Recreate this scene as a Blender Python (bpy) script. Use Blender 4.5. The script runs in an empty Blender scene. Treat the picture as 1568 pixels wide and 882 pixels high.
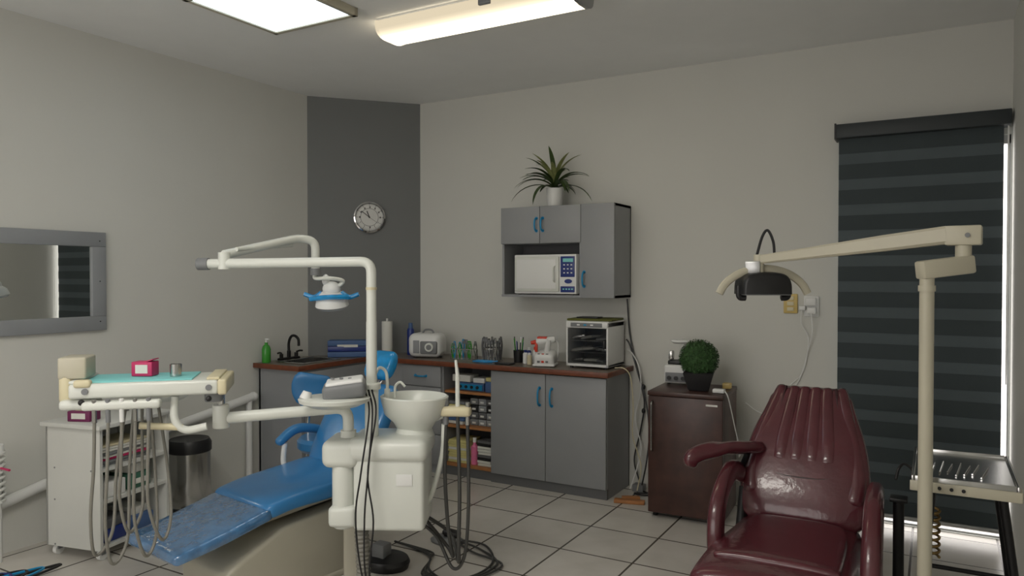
import bpy, bmesh, math, random
from mathutils import Vector, Matrix, Euler
random.seed(7)
V=Vector
sc=bpy.context.scene
# ------------------------------------------------------------------ materials
def lin(c):
    out=[]
    for x in c:
        x=x/255.0
        out.append(x/12.92 if x<=.04045 else ((x+.055)/1.055)**2.4)
    return out
def mat(name,col,rough=.5,metal=0,bump=0,bscale=60,var=.04,vscale=6,coat=0,alpha=1,trans=0,cior=1.5):
    m=bpy.data.materials.new(name); m.use_nodes=True
    nt=m.node_tree; b=nt.nodes['Principled BSDF']
    c=lin(col)
    b.inputs['Roughness'].default_value=rough
    b.inputs['Metallic'].default_value=metal
    b.inputs['Coat Weight'].default_value=coat
    b.inputs['Coat IOR'].default_value=cior
    b.inputs['Transmission Weight'].default_value=trans
    b.inputs['Alpha'].default_value=alpha
    tc=nt.nodes.new('ShaderNodeTexCoord')
    n=nt.nodes.new('ShaderNodeTexNoise'); n.inputs['Scale'].default_value=vscale; n.inputs['Detail'].default_value=3
    nt.links.new(tc.outputs['Object'],n.inputs['Vector'])
    r=nt.nodes.new('ShaderNodeValToRGB')
    r.color_ramp.elements[0].position=.3; r.color_ramp.elements[1].position=.7
    r.color_ramp.elements[0].color=[max(0,x*(1-var)) for x in c]+[1]
    r.color_ramp.elements[1].color=[min(1,x*(1+var)) for x in c]+[1]
    nt.links.new(n.outputs['Fac'],r.inputs['Fac']); nt.links.new(r.outputs['Color'],b.inputs['Base Color'])
    if bump:
        n2=nt.nodes.new('ShaderNodeTexNoise'); n2.inputs['Scale'].default_value=bscale; n2.inputs['Detail'].default_value=4
        nt.links.new(tc.outputs['Object'],n2.inputs['Vector'])
        bp=nt.nodes.new('ShaderNodeBump'); bp.inputs['Strength'].default_value=bump; bp.inputs['Distance'].default_value=.01
        nt.links.new(n2.outputs['Fac'],bp.inputs['Height']); nt.links.new(bp.outputs['Normal'],b.inputs['Normal'])
        if coat: nt.links.new(bp.outputs['Normal'],b.inputs['Coat Normal'])
    return m
WALL=mat('wall_paint',(208,208,202),.75,bump=.06,bscale=25,var=.015,vscale=1.5)
WALLD=mat('wall_paint_dark_grey',(120,122,122),.75,bump=.06,bscale=25,var=.02,vscale=2)
CEIL=mat('ceiling_paint',(234,235,234),.85,bump=.04,bscale=20,var=.01)
CAB=mat('cabinet_grey',(145,147,149),.42,var=.02)
CABD=mat('cabinet_inner_grey',(92,93,95),.6)
KICK=mat('cabinet_kick',(98,99,100),.6)
TOP=mat('counter_laminate',(118,108,98),.35,var=.15,vscale=30)
WOOD=mat('counter_wood_edge',(112,60,36),.4,var=.2,vscale=20)
PINE=mat('pine_wood',(170,115,68),.5,var=.12,vscale=14)
TEAL=mat('handle_blue',(30,140,190),.3,metal=.2)
WHITE=mat('white_enamel',(216,219,212),.28,var=.01)
WHITE2=mat('white_plastic',(226,227,225),.4,var=.01)
MELA=mat('white_melamine',(206,207,202),.4,var=.02)
CREAM=mat('cream_plastic',(212,203,170),.4,var=.02)
CREAM2=mat('cream_enamel',(186,181,162),.38,var=.03)
OLIVE=mat('beige_chair_base',(172,168,152),.4,var=.03)
BLUE=mat('blue_vinyl',(52,124,182),.3,var=.05,bump=.08,bscale=25,coat=.3)
PLAST=mat('blue_vinyl_under_plastic',(50,108,158),.14,var=.25,vscale=22,bump=1.0,bscale=9,coat=1,cior=2.0)
CYAN=mat('cyan_plastic_wrap',(15,140,205),.2,var=.2,vscale=20,bump=.4,bscale=25,coat=.5)
MAR=mat('maroon_leather',(84,36,44),.27,var=.12,vscale=8,bump=.10,bscale=35,coat=.4)
MARD=mat('maroon_piping',(48,16,22),.35)
BLK=mat('black_plastic',(24,24,26),.4)
BLKM=mat('black_metal',(20,20,21),.4,metal=.3)
GREY=mat('grey_plastic',(120,122,124),.45)
HOSE=mat('grey_hose',(124,122,114),.5)
HOSED=mat('dark_hose',(62,62,60),.5)
STEEL=mat('stainless_steel',(190,190,188),.22,metal=1,var=.05)
CHROME=mat('chrome',(215,215,215),.08,metal=1)
FRIDGE=mat('dark_walnut_vinyl',(66,42,36),.38,var=.3,vscale=10)
GREEN=mat('leaf_green',(62,80,42),.45,var=.4,vscale=12)
GREEN2=mat('leaf_yellow_green',(140,146,92),.45,var=.3,vscale=12)
TOPI=mat('topiary_green',(50,84,40),.7,var=.5,vscale=60)
TEALC=mat('turquoise_paper',(130,205,205),.6)
PINK=mat('pink_card',(190,40,95),.45)
RED=mat('red_plastic',(205,60,35),.4)
BLUEB=mat('blue_card',(70,98,142),.6)
NAVY=mat('navy_plastic',(30,50,120),.35)
GRN=mat('green_soap',(70,170,60),.2,trans=.3)
YEL=mat('yellow_paper',(214,205,140),.7)
PAPER=mat('paper',(215,215,208),.8)
BRASS=mat('brass_spring',(150,125,80),.35,metal=.9)
BLIND=mat('blind_dark_band',(58,67,70),.8,bump=.1,bscale=200)
BLIND2=mat('blind_sheer_band',(80,90,94),.75,bump=.1,bscale=200)
BLINDR=mat('blind_headrail',(48,54,56),.55)
MIRG=mat('mirror_glass',(235,238,236),.01,metal=1,var=0)
FRAME=mat('mirror_frame_grey',(142,145,148),.5)
OUTB=mat('outlet_beige',(205,180,110),.4)
SMOKE=mat('smoked_glass',(40,42,45),.05,alpha=.35)
GLASS=mat('window_glass',(240,240,240),.02,alpha=.12)
CLEAR=mat('clear_shield',(230,238,240),.05,alpha=.35)
ALU=mat('aluminium',(175,176,176),.35,metal=.8)
DIAL=mat('clock_face_silver',(205,206,206),.35,metal=.7)
# ------------------------------------------------------------------ builder
def catmull(pts,k=8):
    pts=[V(p) for p in pts]
    if len(pts)<3: return pts
    P=[pts[0]*2-pts[1]]+pts+[pts[-1]*2-pts[-2]]
    out=[]
    for i in range(1,len(P)-2):
        a,b,c,d=P[i-1],P[i],P[i+1],P[i+2]
        for j in range(k):
            t=j/k
            out.append(.5*((2*b)+(c-a)*t+(2*a-5*b+4*c-d)*t*t+(3*b-a-3*c+d)*t**3))
    out.append(pts[-1]); return out
def fillet(pts,r,k=6):
    pts=[V(p) for p in pts]; out=[pts[0]]
    for i in range(1,len(pts)-1):
        a,b,c=pts[i-1],pts[i],pts[i+1]
        d1=(a-b).normalized(); d2=(c-b).normalized()
        rr=min(r,(a-b).length*.48,(c-b).length*.48)
        s=b+d1*rr; e=b+d2*rr
        for j in range(k+1):
            t=j/k; out.append(s*(1-t)**2+b*2*t*(1-t)+e*t*t)
    out.append(pts[-1]); return out
class M:
    def __init__(s,name): s.name=name; s.bm=bmesh.new(); s.mats=[]
    def mi(s,m):
        if m not in s.mats: s.mats.append(m)
        return s.mats.index(m)
    def add(s,t,m,mx=None,recalc=True):
        if mx is not None: bmesh.ops.transform(t,matrix=mx,verts=t.verts)
        if recalc: bmesh.ops.recalc_face_normals(t,faces=t.faces)
        i=s.mi(m)
        for f in t.faces: f.material_index=i
        me=bpy.data.meshes.new('tmp'); t.to_mesh(me); t.free(); s.bm.from_mesh(me); bpy.data.meshes.remove(me)
        return s
    def box(s,c,size,m,bev=0,rot=(0,0,0),seg=2):
        t=bmesh.new(); bmesh.ops.create_cube(t,size=1)
        bmesh.ops.scale(t,vec=V(size),verts=t.verts)
        if bev: bmesh.ops.bevel(t,geom=t.edges[:],offset=min(bev,min(size)*.49),segments=seg,affect='EDGES',profile=.5)
        return s.add(t,m,Matrix.Translation(V(c))@Euler(rot).to_matrix().to_4x4())
    def bb(s,x0,x1,y0,y1,z0,z1,m,bev=0,seg=2):
        return s.box(((x0+x1)/2,(y0+y1)/2,(z0+z1)/2),(abs(x1-x0),abs(y1-y0),abs(z1-z0)),m,bev,seg=seg)
    def cyl(s,p0,p1,r,m,r2=None,n=24,bev=0):
        p0=V(p0);p1=V(p1);d=p1-p0
        t=bmesh.new(); bmesh.ops.create_cone(t,cap_ends=True,segments=n,radius1=r,radius2=r if r2 is None else r2,depth=d.length)
        if bev:
            es=[e for e in t.edges if any(len(f.verts)>4 for f in e.link_faces)]
            bmesh.ops.bevel(t,geom=es,offset=bev,segments=3,affect='EDGES',profile=.5)
        return s.add(t,m,Matrix.Translation((p0+p1)/2)@d.to_track_quat('Z','Y').to_matrix().to_4x4())
    def tube(s,pts,r,m,n=10,smooth=True,k=8,fil=None,flat=1):
        if fil is not None: P=fillet(pts,fil)
        elif smooth: P=catmull(pts,k)
        else: P=[V(p) for p in pts]
        Q=[P[0]]
        for p in P[1:]:
            if (p-Q[-1]).length>1e-5: Q.append(p)
        P=Q
        L=len(P); t=bmesh.new(); rings=[]
        T=[(P[min(i+1,L-1)]-P[max(i-1,0)]).normalized() for i in range(L)]
        up=V((0,0,1)) if abs(T[0].z)<.9 else V((1,0,0))
        u=(up-T[0]*up.dot(T[0])).normalized()
        for i in range(L):
            u=(u-T[i]*u.dot(T[i]))
            u=u.normalized() if u.length>1e-6 else T[i].orthogonal().normalized()
            w=T[i].cross(u)
            ri=r(i/(L-1)) if callable(r) else r
            rings.append([t.verts.new(P[i]+(u*math.cos(a)*flat+w*math.sin(a))*ri) for a in [2*math.pi*j/n for j in range(n)]])
        for i in range(L-1):
            for j in range(n):
                t.faces.new((rings[i][j],rings[i][(j+1)%n],rings[i+1][(j+1)%n],rings[i+1][j]))
        t.faces.new(rings[0][::-1]); t.faces.new(rings[-1])
        return s.add(t,m)
    def lathe(s,prof,c,m,n=36,rot=None,sc3=(1,1,1)):
        t=bmesh.new(); rings=[]
        for (r,z) in prof:
            if r<1e-5: rings.append([t.verts.new((0,0,z))])
            else: rings.append([t.verts.new((r*math.cos(2*math.pi*j/n),r*math.sin(2*math.pi*j/n),z)) for j in range(n)])
        for a,b in zip(rings,rings[1:]):
            for j in range(n):
                q=[a[j%len(a)],a[(j+1)%n%len(a)],b[(j+1)%n%len(b)],b[j%len(b)]]
                u=[]
                for v in q:
                    if v not in u: u.append(v)
                if len(u)>2:
                    try: t.faces.new(u)
                    except ValueError: pass
        mx=Matrix.Translation(V(c))
        if rot is not None: mx=mx@(rot if isinstance(rot,Matrix) else Euler(rot).to_matrix().to_4x4())
        mx=mx@Matrix.Diagonal((*sc3,1))
        return s.add(t,m,mx)
    def sph(s,c,r,m,rot=(0,0,0),n=20):
        if not isinstance(r,(tuple,list)): r=(r,r,r)
        t=bmesh.new(); bmesh.ops.create_uvsphere(t,u_segments=n,v_segments=n//2+2,radius=1)
        return s.add(t,m,Matrix.Translation(V(c))@Euler(rot).to_matrix().to_4x4()@Matrix.Diagonal((*r,1)))
    def prism(s,out,z0,z1,m,bev=0,mx=None):
        t=bmesh.new(); vs=[t.verts.new((x,y,z0)) for x,y in out]; f=t.faces.new(vs)
        r=bmesh.ops.extrude_face_region(t,geom=[f]); bmesh.ops.translate(t,vec=(0,0,z1-z0),verts=[g for g in r['geom'] if isinstance(g,bmesh.types.BMVert)])
        if bev: bmesh.ops.bevel(t,geom=t.edges[:],offset=bev,segments=3,affect='EDGES',profile=.5)
        return s.add(t,m,mx)
    def cushion(s,st,m,e=.45,n=40,r=.04,right=(1,0,0),k=6):
        C=catmull([a[0] for a in st],k); W=catmull([(a[1],a[2],0) for a in st],k)
        R=V(right).normalized(); L=len(C)
        T=[(C[min(i+1,L-1)]-C[max(i-1,0)]).normalized() for i in range(L)]
        S=[]
        for a in (0,25,50,72): 
            a=math.radians(a); ins=r*(1-math.sin(a)); S.append((C[0]+T[0]*r*(1-math.cos(a)),W[0].x-2*ins,W[0].y-2*min(ins,W[0].y*.45),T[0]))
        for i in range(1,L-1):
            if (C[i]-C[0]).length>r*1.02 and (C[i]-C[-1]).length>r*1.02: S.append((C[i],W[i].x,W[i].y,T[i]))
        for a in (72,50,25,0):
            a=math.radians(a); ins=r*(1-math.sin(a)); S.append((C[-1]-T[-1]*r*(1-math.cos(a)),W[-1].x-2*ins,W[-1].y-2*min(ins,W[-1].y*.45),T[-1]))
        t=bmesh.new(); rings=[]
        for c,w,h,d in S:
            rr=(R-d*R.dot(d)).normalized(); N=d.cross(rr).normalized(); ring=[]
            for j in range(n):
                a=2*math.pi*j/n; ca,sa=math.cos(a),math.sin(a)
                x=math.copysign(abs(ca)**e,ca)*w/2; y=math.copysign(abs(sa)**e,sa)*h/2
                ring.append(t.verts.new(c+rr*x+N*y))
            rings.append(ring)
        for a,b in zip(rings,rings[1:]):
            for j in range(n): t.faces.new((a[j],a[(j+1)%n],b[(j+1)%n],b[j]))
        t.faces.new(rings[0][::-1]); t.faces.new(rings[-1])
        return s.add(t,m)
    def handle(s,c,L,m,axis='z',out=.03):
        c=V(c); a={'z':V((0,0,1)),'x':V((1,0,0))}[axis]*L/2; o=V((0,-out,0))
        s.tube([c-a,c-a*.95+o*.6,c-a*.6+o,c+o*1.15,c+a*.6+o,c+a*.95+o*.6,c+a],.0065,m,n=8,k=4)
        s.cyl(c-a,c-a+V((0,-.004,0)),.011,m,n=12); s.cyl(c+a,c+a+V((0,-.004,0)),.011,m,n=12)
    def done(s,loc=None,rotz=0,ang=38,smooth=True):
        me=bpy.data.meshes.new(s.name); 
        if loc is None:
            xs=[v.co for v in s.bm.verts]
            o=V(((min(v.x for v in xs)+max(v.x for v in xs))/2,(min(v.y for v in xs)+max(v.y for v in xs))/2,min(v.z for v in xs)))
            bmesh.ops.translate(s.bm,vec=-o,verts=s.bm.verts)
        else: o=V(loc)
        s.bm.to_mesh(me); s.bm.free()
        for m in s.mats: me.materials.append(m)
        if smooth:
            me.polygons.foreach_set('use_smooth',[True]*len(me.polygons)); me.set_sharp_from_angle(angle=math.radians(ang))
        ob=bpy.data.objects.new(s.name,me); ob.location=o; ob.rotation_euler=(0,0,rotz); sc.collection.objects.link(ob); return ob
# ------------------------------------------------------------------ room shell
XL,XR,YB,YR,ZC=-4.36,.374,5.0,-1.2,2.94
m=M('wall_left'); m.bb(XL-.1,XL,YR,4.32,0,ZC,WALL); m.done(smooth=False)
m=M('wall_corner'); m.prism([(-4.36,4.32),(-3.75,5),(-3.75,5.1),(-4.46,5.1),(-4.46,4.32)],0,ZC,WALLD); m.done(smooth=False)
WX0,WX1,WZ0,WZ1=-.46,.368,.004,2.3
m=M('wall_back'); m.bb(-3.75,WX0,5,5.1,0,ZC,WALL); m.bb(WX0,XR,5,5.1,WZ1,ZC,WALL); m.bb(WX0,XR,5,5.1,0,WZ0,WALL); m.bb(WX1,XR,5,5.1,WZ0,WZ1,WALL); m.done(smooth=False)
m=M('wall_right'); m.bb(XR,XR+.1,YR,5.1,0,ZC,WALL); m.done(smooth=False)
RX0,RX1,RZ0,RZ1=-3.6,-.6,.8,2.5  # rear wall opening, added to let fill light in
m=M('wall_rear'); m.bb(XL-.1,RX0,YR-.1,YR,0,ZC,WALL); m.bb(RX1,XR+.1,YR-.1,YR,0,ZC,WALL); m.bb(RX0,RX1,YR-.1,YR,0,RZ0,WALL); m.bb(RX0,RX1,YR-.1,YR,RZ1,ZC,WALL); m.done(smooth=False)
m=M('added_fill_window')  # invented window behind the camera, brightens ceiling and room
for x in (RX0,-2.62,-1.62,RX1-.04): m.bb(x,x+.04,YR-.08,YR-.03,RZ0,RZ1,ALU)
for z in (RZ0,RZ1-.04): m.bb(RX0,RX1,YR-.08,YR-.03,z,z+.04,ALU)
m.bb(RX0+.04,RX1-.04,YR-.06,YR-.055,RZ0+.04,RZ1-.04,GLASS); m.done(smooth=False)
m=M('ceiling'); m.bb(XL-.1,XR+.1,YR-.1,5.1,ZC,ZC+.1,CEIL); m.done(smooth=False)
def floor_mat():
    fm=bpy.data.materials.new('floor_tiles'); fm.use_nodes=True; nt=fm.node_tree; b=nt.nodes['Principled BSDF']; LK=nt.links.new
    tc=nt.nodes.new('ShaderNodeTexCoord'); mp=nt.nodes.new('ShaderNodeMapping'); mp.inputs['Location'].default_value=(.10,.14,0)
    br=nt.nodes.new('ShaderNodeTexBrick'); br.offset=0; br.squash=1
    for k_,v_ in {'Scale':1,'Mortar Size':.006,'Mortar Smooth':.1,'Bias':0,'Brick Width':.42,'Row Height':.42}.items(): br.inputs[k_].default_value=v_
    br.inputs['Color1'].default_value=lin((212,208,200))+[1]; br.inputs['Color2'].default_value=lin((202,198,191))+[1]; br.inputs['Mortar'].default_value=lin((88,82,76))+[1]
    n=nt.nodes.new('ShaderNodeTexNoise'); n.inputs['Scale'].default_value=5; n.inputs['Detail'].default_value=6
    mx=nt.nodes.new('ShaderNodeMixRGB'); mx.blend_type='MULTIPLY'; mx.inputs['Fac'].default_value=.4
    cr=nt.nodes.new('ShaderNodeValToRGB'); cr.color_ramp.elements[0].position=.3; cr.color_ramp.elements[0].color=(.72,.7,.67,1); cr.color_ramp.elements[1].position=.65
    LK(tc.outputs['Object'],mp.inputs['Vector']); LK(mp.outputs[0],br.inputs['Vector']); LK(tc.outputs['Object'],n.inputs['Vector'])
    LK(n.outputs['Fac'],cr.inputs['Fac']); LK(br.outputs['Color'],mx.inputs[1]); LK(cr.outputs['Color'],mx.inputs[2]); LK(mx.outputs[0],b.inputs['Base Color'])
    bp=nt.nodes.new('ShaderNodeBump'); bp.inputs['Strength'].default_value=.5; bp.inputs['Distance'].default_value=.003; bp.invert=True
    LK(br.outputs['Fac'],bp.inputs['Height']); LK(bp.outputs[0],b.inputs['Normal']); b.inputs['Roughness'].default_value=.27
    return fm
m=M('floor'); m.bb(XL-.1,XR+.1,YR-.1,5.1,-.1,0,floor_mat()); m.done(loc=(0,0,0),smooth=False)
m=M('window_1')
for a in ((WX0,WX0+.05,5.02,5.07,WZ0,WZ1),(WX1-.008,WX1,5.02,5.07,WZ0,WZ1),(WX0,WX1,5.02,5.07,WZ0,WZ0+.01),(WX0,WX1,5.02,5.07,WZ1-.05,WZ1),(-.07,-.03,5.02,5.07,WZ0,WZ1)): m.bb(*a,ALU)
m.bb(WX0+.05,WX1-.008,5.04,5.046,WZ0+.01,WZ1-.05,GLASS); m.done(smooth=False)
m=M('zebra_roller_blind')
m.bb(-.53,.362,4.87,4.995,2.335,2.42,BLINDR,.006); m.bb(-.535,-.525,4.865,4.998,2.33,2.425,BLK); 
z=2.335; i=0
while z>.085:
    h=.09 if i%2==0 else .065
    z1=max(z-h,.075); m.bb(-.515,.328,4.925 if i%2 else 4.922,4.93,z1,z,BLIND if i%2==0 else BLIND2); z=z1; i+=1
m.cyl((-.515,4.925,.07),(.328,4.925,.07),.014,ALU,n=12)
m.tube([(.345,4.89,2.33),(.345,4.89,1.2),(.347,4.9,.9),(.35,4.91,1.2),(.35,4.91,2.33)],.0025,WHITE2,n=6)
m.done()
# ------------------------------------------------------------------ ceiling lights
def emis(name,col,st,axis=None,lo=.08):
    mm=bpy.data.materials.new(name); mm.use_nodes=True; nt=mm.node_tree; nt.nodes.remove(nt.nodes['Principled BSDF']); LK=nt.links.new
    e=nt.nodes.new('ShaderNodeEmission'); e.inputs['Color'].default_value=lin(col)+[1]; e.inputs['Strength'].default_value=st
    if axis:
        tc=nt.nodes.new('ShaderNodeTexCoord'); sp=nt.nodes.new('ShaderNodeSeparateXYZ'); LK(tc.outputs['Object'],sp.inputs[0])
        w=nt.nodes.new('ShaderNodeMath'); w.operation='MULTIPLY'; w.inputs[1].default_value=1/.125; LK(sp.outputs[1],w.inputs[0])
        a=nt.nodes.new('ShaderNodeMath'); a.operation='ABSOLUTE'; LK(w.outputs[0],a.inputs[0])
        r=nt.nodes.new('ShaderNodeValToRGB'); el=r.color_ramp.elements
        el[0].position=0; el[0].color=(.22,.22,.22,1); el[1].position=1; el[1].color=(lo,lo,lo,1)
        x=el.new(.42); x.color=(1,1,1,1); x=el.new(.75); x.color=(.22,.22,.22,1)
        LK(a.outputs[0],r.inputs['Fac'])
        s_=nt.nodes.new('ShaderNodeMath'); s_.operation='MULTIPLY'; s_.inputs[1].default_value=st; LK(r.outputs['Color'],s_.inputs[0]); LK(s_.outputs[0],e.inputs['Strength'])
    LK(e.outputs[0],nt.nodes['Material Output'].inputs[0]); return mm
EP=emis('led_panel_glow',(222,238,250),3.2)
ER=emis('added_fill_panel_glow',(255,250,240),17)  # strong glow for the added fill panel only
EF=emis('fluorescent_lens_glow',(255,238,205),6.5,axis=True,lo=.115)
def panel(cx,cy,w,d,e):
    m=M('ceiling_panel_light'); z0=2.895
    t=.03
    m.bb(cx-w/2,cx+w/2,cy-d/2,cy-d/2+t,z0,ZC-.001,CREAM2,.003); m.bb(cx-w/2,cx+w/2,cy+d/2-t,cy+d/2,z0,ZC-.001,CREAM2,.003)
    m.bb(cx-w/2,cx-w/2+t,cy-d/2,cy+d/2,z0,ZC-.001,CREAM2,.003); m.bb(cx+w/2-t,cx+w/2,cy-d/2,cy+d/2,z0,ZC-.001,CREAM2,.003)
    m.bb(cx-w/2+t,cx+w/2-t,cy-d/2+t,cy+d/2-t,z0+.008,z0+.02,e); return m.done()
panel(-3.01,2.74,.62,.62,EP)
panel(-1.7,.7,1.2,.6,ER)  # added panel, unseen behind the camera, brightens the room
m=M('fluorescent_wrap_light')
prof=[]
W_=.13
for j in range(13):
    a=math.pi*j/12; prof.append((-W_*math.copysign(abs(math.cos(a))**.6,math.cos(a)),-.085*abs(math.sin(a))**.6))
t=bmesh.new(); rr=[[t.verts.new((x,p[0],p[1])) for p in prof] for x in (-.585,.585)]
for j in range(12): t.faces.new((rr[0][j],rr[0][j+1],rr[1][j+1],rr[1][j]))
m.add(t,EF)
for sx in (-1,1):
    t=bmesh.new(); a=[t.verts.new((sx*.585,p[0]*1.03,p[1]*1.03)) for p in prof]; b2=[t.verts.new((sx*.605,p[0]*1.03,p[1]*1.03)) for p in prof]
    t.faces.new(a); t.faces.new(b2[::-1])
    for j in range(12): t.faces.new((a[j],a[j+1],b2[j+1],b2[j]))
    t.faces.new((a[12],a[0],b2[0],b2[12])); m.add(t,EF if sx<0 else ALU)
m.bb(-.6,.6,-.12,.12,0,.012,WHITE2); m.bb(.08,.15,-.142,-.1,-.04,.005,GREY,.004)
m.done(loc=(-2.12,3.35,2.927),ang=50)
# ------------------------------------------------------------------ mirror
m=M('wall_mirror'); y0,y1,z0,z1=1.62,2.645,1.177,1.762; f=.085
m.bb(XL+.001,XL+.03,y0,y1,z1-f,z1,FRAME,.004); m.bb(XL+.001,XL+.03,y0,y1,z0,z0+f,FRAME,.004)
m.bb(XL+.001,XL+.03,y0,y0+f,z0+f,z1-f,FRAME,.004); m.bb(XL+.001,XL+.03,y1-f,y1,z0+f,z1-f,FRAME,.004)
m.bb(XL+.002,XL+.014,y0+f,y1-f,z0+f,z1-f,MIRG)
for zz in (1.23,1.47,1.71): m.sph((XL+.03,y1-.04,zz),.004,BLK,n=8)
m.done()
# ------------------------------------------------------------------ clock
nrm=V((.744,-.668,0)).normalized(); rgt=V((0,0,1)).cross(nrm).normalized()
R=Matrix((( rgt.x,0,nrm.x,0),(rgt.y,0,nrm.y,0),(rgt.z,1,nrm.z,0),(0,0,0,1)))
m=M('wall_clock'); 
m.lathe([(0,.0),(.125,.0),(.13,.012),(.128,.03),(.118,.034),(.108,.022),(.107,.016)],(0,0,0),CHROME,n=48)
m.cyl((0,0,.001),(0,0,.017),.108,DIAL,n=48)
m.lathe([(.074,.0172),(.074,.0182),(.070,.0182),(.070,.0172)],(0,0,0),GREY)
for i in range(60):
    a=2*math.pi*i/60; l=.012 if i%5==0 else .005
    m.box((math.sin(a)*.099,math.cos(a)*.099,.018),(.003 if i%5==0 else .0012,l,.001),BLK,rot=(0,0,-a))
for i in range(12):
    a=2*math.pi*i/12; p=V((math.sin(a)*.083,math.cos(a)*.083,.018))
    m.box(p,(.003,.014,.001),BLK); 
    if i%3==0 or i in(1,2,10,11): m.box(p+V((.006,0,0)),(.006,.014,.001),BLK)
def hand(ang,l,w): m.box((math.sin(ang)*l*.42,math.cos(ang)*l*.42,.021),(w,l,.0015),BLK,rot=(0,0,-ang))
hand(math.radians(-22),.06,.007); hand(math.radians(-52),.088,.005); hand(math.radians(125),.09,.0015)
m.cyl((0,0,.017),(0,0,.024),.006,BLK,n=16)
ob=m.done(loc=(0,0,0)); ob.matrix_world=Matrix.Translation(V((-4.035,4.684,1.983))+nrm*.002)@R
# ------------------------------------------------------------------ wall cabinet
m=M('wall_cabinet'); x0,x1,z0,z1=-2.774,-1.884,1.35,2.0; xd=-2.132; t=.018
m.bb(x0,x0+t,4.70,4.998,z0,z1,CAB); m.bb(x1-t,x1,4.70,4.998,z0,z1,CAB); m.bb(x0,x1,4.69,4.998,z0,z0+t,CAB); m.bb(x0,x1,4.70,4.998,z1-t,z1,CAB)
m.bb(xd-t,xd,4.70,4.998,z0,z1,CAB); m.bb(x0,xd,4.70,4.99,1.735,1.735+t,CAB); m.bb(x0,x1,4.985,4.998,z0,z1,CABD)
m.bb(x0,-2.455,4.68,4.699,1.737,z1,CAB,.002); m.bb(-2.451,xd-.002,4.68,4.699,1.737,z1,CAB,.002); m.bb(xd+.001,x1,4.68,4.699,z0,z1,CAB,.002)
m.handle((-2.478,4.68,1.87),.09,TEAL); m.handle((-2.428,4.68,1.87),.09,TEAL); m.handle((-2.105,4.68,1.48),.1,TEAL); m.done()
m=M('countertop_sterilizer_oven'); x0,x1=-2.655,-2.16
m.bb(x0,x1,4.67,4.95,1.375,1.655,WHITE2,.008)
m.bb(x0+.012,x0+.365,4.655,4.672,1.392,1.64,WHITE,.006); m.bb(x0+.03,x0+.345,4.652,4.656,1.412,1.62,WHITE2,.003)
m.tube([(x0+.335,4.655,1.46),(x0+.335,4.63,1.47),(x0+.335,4.63,1.56),(x0+.335,4.655,1.57)],.006,WHITE,fil=.01,n=8)
m.bb(x0+.375,x1-.012,4.664,4.672,1.495,1.64,NAVY,.003); m.bb(x0+.375,x1-.012,4.664,4.672,1.388,1.43,NAVY,.003)
m.bb(x0+.395,x1-.022,4.661,4.665,1.60,1.625,TEALC)
for i in range(3):
    for j in range(3): m.box((x0+.405+i*.028,4.663,1.58-j*.028),(.012,.004,.008),WHITE2)
m.lathe([(0,0),(.022,0),(.022,.004),(.0,.006)],(x0+.435,4.668,1.465),NAVY,rot=(math.pi/2,0,0),sc3=(1.3,.7,1))
for i in range(4): m.box((x0+.4+i*.022,4.663,1.41),(.012,.004,.01),TEALC)
for x in (x0+.03,x1-.03):
    for y in (4.7,4.92): m.cyl((x,y,1.368),(x,y,1.376),.012,BLK,n=12)
m.done()
# ------------------------------------------------------------------ plant on the cabinet
def leafblade(m,base,az,el,L_,w,droop,mt,seg=10):
    d=V((math.cos(az),math.sin(az),0)); side=V((-math.sin(az),math.cos(az),0)); p=V(base); a=el; t=bmesh.new(); prev=None
    for i in range(seg+1):
        f=i/seg; ww=w*math.sin(math.pi*min(1,.12+f*.88))**.7*(1 if f<.98 else .1); nn=-d*math.sin(a)+V((0,0,1))*math.cos(a)
        c=(t.verts.new(p-side*ww/2+nn*ww*.15),t.verts.new(p),t.verts.new(p+side*ww/2+nn*ww*.15))
        if prev:
            t.faces.new((prev[0],prev[1],c[1],c[0])); t.faces.new((prev[1],prev[2],c[2],c[1]))
        prev=c; p=p+(d*math.cos(a)+V((0,0,1))*math.sin(a))*L_/seg; a-=droop/seg
    m.add(t,mt)
m=M('potted_spiky_plant'); px,py=-2.393,4.80
m.lathe([(0,2.001),(.05,2.001),(.054,2.01),(.062,2.13),(.062,2.135),(.055,2.135),(.053,2.12),(0,2.12)],(px,py,0),WHITE2)
m.cyl((px,py,2.11),(px,py,2.2),.014,GREEN,n=8)
for i in range(46):
    az=i*2.4+random.uniform(-.3,.3); f=i/46; el=math.radians(28+48*f+random.uniform(-8,8)); l=random.uniform(.31,.39)*(1-.28*f)
    if math.sin(az)>.2: l*=.5
    leafblade(m,(px,py,2.125+.06*f),az,el,l,.036,math.radians(random.uniform(80,110))*(1.1-.7*f),GREEN if random.random()<.72 else GREEN2)
m.done(ang=80)
# ------------------------------------------------------------------ base cabinets
m=M('base_cabinet_counter'); ct=.86; th=.03
m.prism([(-4.355,4.318),(-3.9,4.318),(-3.9,4.53),(-1.87,4.53),(-1.87,4.998),(-3.757,4.998)],ct-th,ct,TOP)
sx0,sx1,sy0,sy1=-4.24,-3.98,3.90,4.26
m.bb(-4.355,sx0,3.77,4.318,ct-th,ct,TOP); m.bb(sx1,-3.9,3.77,4.318,ct-th,ct,TOP); m.bb(sx0,sx1,3.77,sy0,ct-th,ct,TOP); m.bb(sx0,sx1,sy1,4.318,ct-th,ct,TOP)
m.bb(-4.355,-3.895,3.762,3.772,ct-.034,ct+.002,WOOD,.003); m.bb(-3.9,-3.89,3.762,4.53,ct-.034,ct+.002,WOOD,.003); m.bb(-3.9,-1.862,4.52,4.531,ct-.034,ct+.002,WOOD,.003); m.bb(-1.871,-1.861,4.52,4.998,ct-.034,ct+.002,WOOD,.003)
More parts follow.
